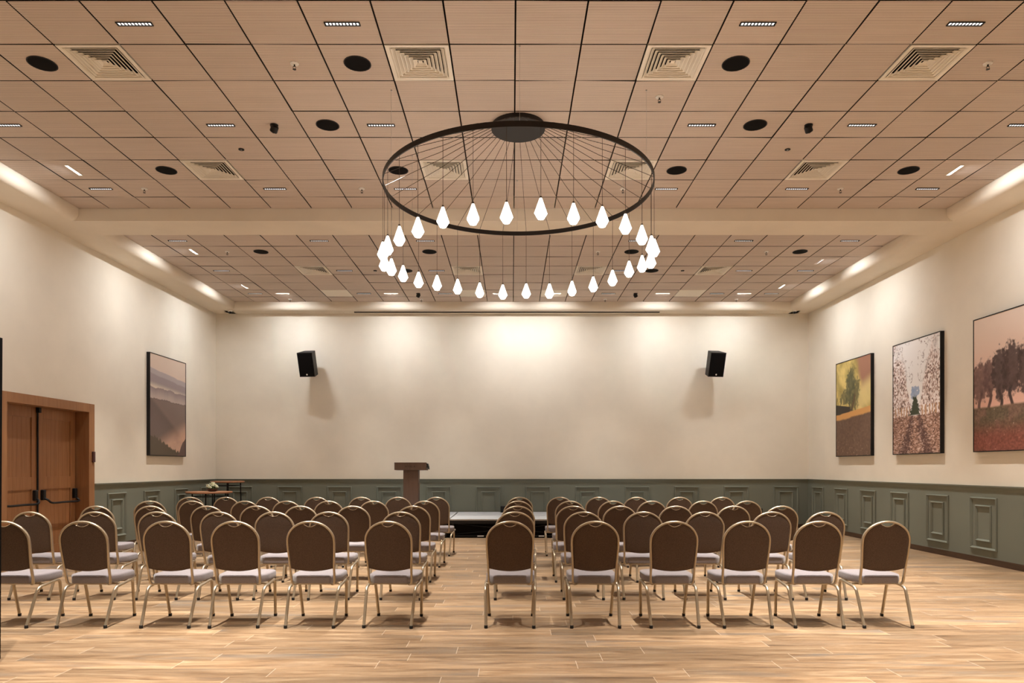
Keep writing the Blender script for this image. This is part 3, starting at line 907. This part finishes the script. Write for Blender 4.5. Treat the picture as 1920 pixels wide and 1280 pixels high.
PZ = [3.787, 3.768, 3.787, 3.787, 3.759, 3.744, 3.81, 3.775, 3.819, 3.839, 3.804, 3.784, 3.776, 3.773, 3.788, 3.773, 3.778, 3.79, 3.79, 3.765, 3.767, 3.759, 3.722, 3.754, 3.72, 3.73, 3.737, 3.77, 3.754, 3.747]
pend0 = None
for k in range(30):
    a = R(7.4 + 12 * k); sx, sy = math.sin(a), -math.cos(a)
    x, y, z = RR_ * sx, RR_ * sy, PZ[k] - CEIL
    mb = MB()
    pr = [(.001, .104), (.011, .102), (.0605, -.036), (.030, -.086), (.001, -.092)]
    mb.lathe([(r, zz) for r, zz in pr], 8, Matrix.Rotation(a, 4, 'Z'))
    if pend0 is None:
        po = mb.build('pendant_lamp', M['bulb'], ch, smooth=0); pend0 = po
    else:
        po = pend0.copy(); COL.objects.link(po); po.parent = ch; po.rotation_euler = (0, 0, R(12 * k))
    po.location = (x, y, z); po['label'] = 'glowing white faceted glass drop'
    mb = MB(); mb.cyl((0, 0, .098), (0, 0, zr - z - .02), .0022, 6); mb.lathe([(.010, .094), (.010, .118), (.004, .124)], 10); cd = mb.build('cord', M['cable'], po)
    mb = MB(); mb.sweep([(.292 * sx, .292 * sy, -.046), (.6 * (RR_) * sx, .6 * RR_ * sy, (zr + .02) * .52 - .04), (RR_ * sx, RR_ * sy, zr + .022)], .0028, n=6)
    mb.build('cable', M['cable'], ch)

# ------------------------------------------------------------------ end wall speakers
def wall_speaker(x, s, label):
    root = tag(empty('wall_speaker', (x, YB, 3.83)), label, 'speaker')
    Mx = Matrix.Translation((0, -.36, .02)) @ Matrix.Rotation(R(-8 * s), 4, 'Z') @ Matrix.Rotation(R(18), 4, 'X')
    mb = MB(); vs = [(-.185, -.15), (.185, -.15), (.13, .16), (-.13, .16)]
    mb.prism(vs, 2, -.28, .28, Mx); mb.build('cabinet', M['black'], root, smooth=0)
    mb = MB(); mb.box(-.17, .17, -.16, -.151, -.262, .262, Mx, b=.004); gr = mb.build('grille', M['grille'], root, smooth=30)
    mb = MB(); M2 = Mx @ Matrix.Translation((0, -.161, -.225)) @ Matrix.Rotation(R(90), 4, 'X'); mb.lathe([(.018, 0), (.018, .003)], 16, M2); mb.build('badge', M['white'], gr)
    mb = MB(); mb.box(-.06, .06, -.02, 0, -.12, .12); mb.cyl((0, -.02, 0), (0, -.22, 0), .022, 12); mb.cyl((0, -.2, -.08), (0, -.2, .06), .018, 10)
    mb.build('bracket', M['black'], root)


wall_speaker(-4.74, 1, 'black loudspeaker on the end wall on the door side, tilted down')
wall_speaker(4.72, -1, 'black loudspeaker on the end wall on the picture side, tilted down')
mb = MB(); mb.box(-3.71, 3.47, 16.535, 16.66, SOF - .012, SOF + .01, b=.002); mb.cur = 1; mb.box(-3.71, 3.47, 16.49, 16.53, SOF - .018, SOF + .005)
tag(mb.build('ceiling_screen_slot', [M['soffit'], M['void']], smooth=0), 'long narrow retracted projection screen slot under the end soffit', 'projection screen')

# ------------------------------------------------------------------ stage
SZ = .38; SY = [14.27, 15.49, 16.68]; SX = [-3.72, -1.28, 1.16, 3.60]
nm = ['door-side end', 'middle', 'picture-side end']
for r in range(2):
    for c in range(3):
        x0, x1 = SX[c] + .004, SX[c + 1] - .004; y0, y1 = SY[r] + .003, SY[r + 1] - .003
        root = tag(empty('stage_deck', (x0, y0, 0)), 'low pale grey stage deck, %s of the %s row' % (nm[c], ('front', 'rear')[r]), 'stage', 'pale grey stage decks below the end wall')
        w, h = x1 - x0, y1 - y0
        mb = MB(); mb.box(.012, w - .012, .012, h - .012, SZ - .03, SZ, b=.002); mb.build('deck_board', M['deck'], root, smooth=0)
        mb = MB(); z0 = SZ - .012
        for a in ((0, w, 0, .012), (0, w, h - .012, h), (0, .012, .012, h - .012), (w - .012, w, .012, h - .012)): mb.box(*a, z0, SZ + .001)
        mb.build('edge_trim', M['alu'], root, smooth=0)
        mb = MB()
        for a in ((0.002, w - .002, .004, .03), (0.002, w - .002, h - .03, h - .004), (.002, .03, .03, h - .03), (w - .03, w - .002, .03, h - .03)): mb.box(*a, SZ - .09, SZ - .031)
        for yy in (.02, h - .05): mb.box(.05, w - .05, yy, yy + .025, .025, .05)
        for s in (0, 1):
            mb.cyl((.08, .05, (.07, .29)[s]), (w / 2, .05, .18), .008, 8); mb.cyl((w - .08, .05, (.07, .29)[s]), (w / 2, .05, .18), .008, 8)
        mb.build('frame', M['black'], root, smooth=0)
        for lx in (.05, w - .09):
            for ly in (.02, h - .06):
                mb = MB(); mb.box(lx, lx + .04, ly, ly + .04, 0, SZ - .09, b=.003); mb.build('leg', M['black'], root)
        if r == 0:
            mb = MB(); mb.box(.01, w - .01, .085, .09, 0, SZ - .09); mb.build('skirt', M['blackmatte'], root, smooth=0)
            for lx in ((.57, .70) if c == 1 else (1.0, 1.13)), ((1.82, 1.93) if c == 1 else (2.0, 2.1)):
                mb = MB(); mb.box(lx[0], lx[1], .018, .020, .028, .05); mb.build('label_plate', M['paperwhite'], root, smooth=0)
            mb = MB(); mb.lathe([(.02, 0), (.018, .005)], 14, Matrix.Translation((.11, .02, .17)) @ Matrix.Rotation(R(90), 4, 'X')); mb.build('lock_knob', M['alu'], root)
mb = MB(); mb.box(-.10, .10, -.06, .06, 0, .15, b=.006); mb.box(-.085, .085, -.064, -.06, .015, .135)
tag(mb.build('floor_box', M['black'], loc=(-.17, 16.52, SZ + .001)), 'small black box standing on the rear of the stage against the green panelling', 'box')
mb = MB(); mb.box(5.88, 5.95, YB - .05, YB - .014, .34, .46, b=.004)
tag(mb.build('wall_socket', M['black']), 'small black socket low on the end wall panelling, picture side', 'socket')

# lectern on the stage
lt = tag(empty('lectern', (-2.22, 15.5, SZ + .001)), 'brown lectern with a column stem standing on the stage', 'lectern')
mb = MB(); mb.box(-.26, .26, -.2, .2, 0, .03, b=.004); mb.build('base', M['lectern'], lt)
mb = MB(); mb.box(-.165, .165, -.11, .13, .03, 1.0, b=.004); mb.build('column', M['lectern'], lt)
mb = MB(); mb.prism([(-.20, 1.0), (.20, .99), (.235, 1.10), (-.20, 1.155)], 0, -.345, .345); hd = mb.build('head', M['lectern'], lt, smooth=0)
mb = MB(); mb.prism([(-.19, 1.155), (.25, 1.098), (.25, 1.106), (-.19, 1.163)], 0, -.35, .35); mb.build('reading_board', M['lectern'], lt, smooth=0)
fc = bpy.data.curves.new('lettering', 'FONT'); fc.body = 'AYALA'; fc.size = .062; fc.align_x = 'CENTER'; fc.extrude = .0015; fc.space_character = 1.25
fo_ = bpy.data.objects.new('tmp', fc); COL.objects.link(fo_)
bpy.context.view_layer.update()
me = bpy.data.meshes.new_from_object(fo_.evaluated_get(bpy.context.evaluated_depsgraph_get())); bpy.data.objects.remove(fo_)
me.materials.clear(); me.materials.append(M['lettering'])
lo_ = bpy.data.objects.new('lettering', me); COL.objects.link(lo_); lo_.parent = lt; lo_.location = (.0, -.202, 1.055); lo_.rotation_euler = (R(90), 0, 0)
lo_['label'] = 'dark lettering'
lo_.parent = hd
mb = MB(); mb.cyl((.34, .12, 1.05), (.37, .20, 1.02), .012, 10); mb.build('reading_lamp', M['black'], lt)
mb = MB(); mb.prism([(.346, -.12), (.36, -.12), (.385, .1), (.346, .1)], 2, 1.06, 1.075); mb.prism([(.0, 0), (.02, 0), (.045, -.1), (.03, -.1)], 1, -.1, .1, Matrix.Translation((.345, 0, 1.14))); mb.build('side_flap', M['black'], lt, smooth=0)

# ------------------------------------------------------------------ bar tables
def bar_table(x, y, zt, r, n, rl, a0, label, th=.035):
    root = tag(empty('bar_table', (x, y, 0)), label, 'table')
    mb = MB(); mb.lathe([(r - .01, zt - th), (r, zt - th + .006), (r, zt - .005), (r - .006, zt)], 48); mb.build('tabletop', M['table'], root)
    for k in range(n):
        a = R(a0) + 2 * math.pi * k / n
        mb = MB(); mb.cyl((rl * 1.08 * math.cos(a), rl * 1.08 * math.sin(a), 0), (rl * math.cos(a), rl * math.sin(a), zt - th), .014, 10); mb.build('leg', M['black'], root)
    mb = MB()
    for zz in (zt - th - .07, .22):
        mb.sweep([(rl * (1 + .0) * math.cos(t), rl * math.sin(t), zz) for t in np.linspace(0, 2 * math.pi, 33)[:-1]], .008, n=8, closed=True, ref=(0, 0, 1))
    mb.build('ring_brace', M['black'], root)
    return root


bar_table(-6.44, 15.9, 1.128, .36, 4, .27, 20, 'taller round wooden bar table with black legs in the corner behind the flowers')
bar_table(-6.43, 14.9, .925, .465, 4, .33, 35, 'lower round wooden bar table with black legs carrying the flower bowl')
fl_ = tag(empty('flower_arrangement', (-6.34, 14.85, .9255)), 'small dark bowl of cream and green flowers on the lower bar table', 'flowers')
mb = MB(); mb.lathe([(.06, 0), (.10, .02), (.115, .055), (.105, .06), (.09, .045), (.001, .045)], 24); mb.build('bowl', M['bowl'], fl_)
rf = random.Random(5)
for k in range(20):
    a = rf.uniform(0, 6.28); rr2 = rf.uniform(.0, .13); hh = .16 - rr2 * .55 + rf.uniform(-.02, .02)
    cx_, cy_ = rr2 * math.cos(a), rr2 * math.sin(a)
    mb = MB(); pm = rf.uniform(.03, .045)
    for q in range(9):
        b_ = q * 2.4; el = R(15 + 60 * (q / 9))
        dv = Vector((math.cos(b_) * math.cos(el), math.sin(b_) * math.cos(el), math.sin(el))); sd = dv.cross(Vector((0, 0, 1))).normalized()
        up = sd.cross(dv)
        c0 = Vector((cx_, cy_, hh)); w = pm * .32
        mb.add([c0, c0 + dv * pm * .55 + sd * w - up * .004, c0 + dv * pm * 1.15, c0 + dv * pm * .55 - sd * w - up * .004, c0 + dv * pm * .5 + up * .006],
               [(0, 1, 4), (1, 2, 4), (2, 3, 4), (3, 0, 4), (0, 3, 2, 1)])
    mb.build('blossom', M['petal'], fl_, smooth=0)
    mb = MB(); mb.cyl((cx_ * .4, cy_ * .4, .04), (cx_, cy_, hh), .003, 5)
    dv = Vector((math.cos(a), math.sin(a), .4)).normalized(); sd = Vector((-math.sin(a), math.cos(a), 0)); c0 = Vector((cx_ * .7, cy_ * .7, hh * .6))
    mb.add([c0, c0 + dv * .05 + sd * .014, c0 + dv * .105, c0 + dv * .05 - sd * .014], [(0, 1, 2, 3), (3, 2, 1, 0)])
    mb.build('stem', M['leaf'], fl_, smooth=0, fix=False)

# tall black partition at the edge of the view
pt = tag(empty('folding_partition', (-4.2345, 5.13, 0.002)), 'tall black partition panel standing at the very edge near the rearmost chairs', 'partition')
mb = MB(); mb.box(-.49, .477, -.015, .015, .03, 2.375, b=.003); mb.build('panel', M['blackmatte'], pt, smooth=0)
mb = MB(); mb.box(-.495, -.49, -.018, .018, .03, 2.38); mb.box(.477, .483, -.018, .018, .03, 2.38); mb.box(-.495, .483, -.018, .018, 2.375, 2.381); mb.build('edge_profile', M['blackmatte'], pt, smooth=0); pt.rotation_euler = (0, .0064, 0)
for x in (-.4, .30):
    mb = MB(); mb.box(x - .03, x + .03, -.2, .2, 0, .03, b=.004); mb.build('foot', M['black'], pt, smooth=0)

# ------------------------------------------------------------------ camera and film
cam = bpy.data.cameras.new('camera'); co = bpy.data.objects.new('camera', cam); COL.objects.link(co)
cam.sensor_width = 36; cam.sensor_fit = 'HORIZONTAL'; cam.lens = 36 * 1316 / 1920
co.location = (0, 0, CAMZ); co.rotation_euler = (R(90), 0, 0)
cam.shift_x = 0; cam.shift_y = (876.5 - 640) / 1920; cam.clip_start = .05; cam.clip_end = 100
scene.camera = co
w = bpy.data.worlds.new('world'); scene.world = w; w.use_nodes = True
w.node_tree.nodes['Background'].inputs[0].default_value = (.02, .018, .015, 1)
vs = scene.view_settings
scene.display_settings.display_device = 'sRGB'
vs.view_transform = 'Standard'; vs.look = 'None'; vs.gamma = 1; vs.use_curve_mapping = False; vs.exposure = 0.24
scene.cycles.max_bounces = 7; scene.cycles.diffuse_bounces = 4; scene.cycles.use_adaptive_sampling = True; scene.cycles.adaptive_threshold = .05; scene.cycles.use_denoising = True
scene.cycles.sample_clamp_indirect = 6.0
scene.cycles.use_light_tree = True
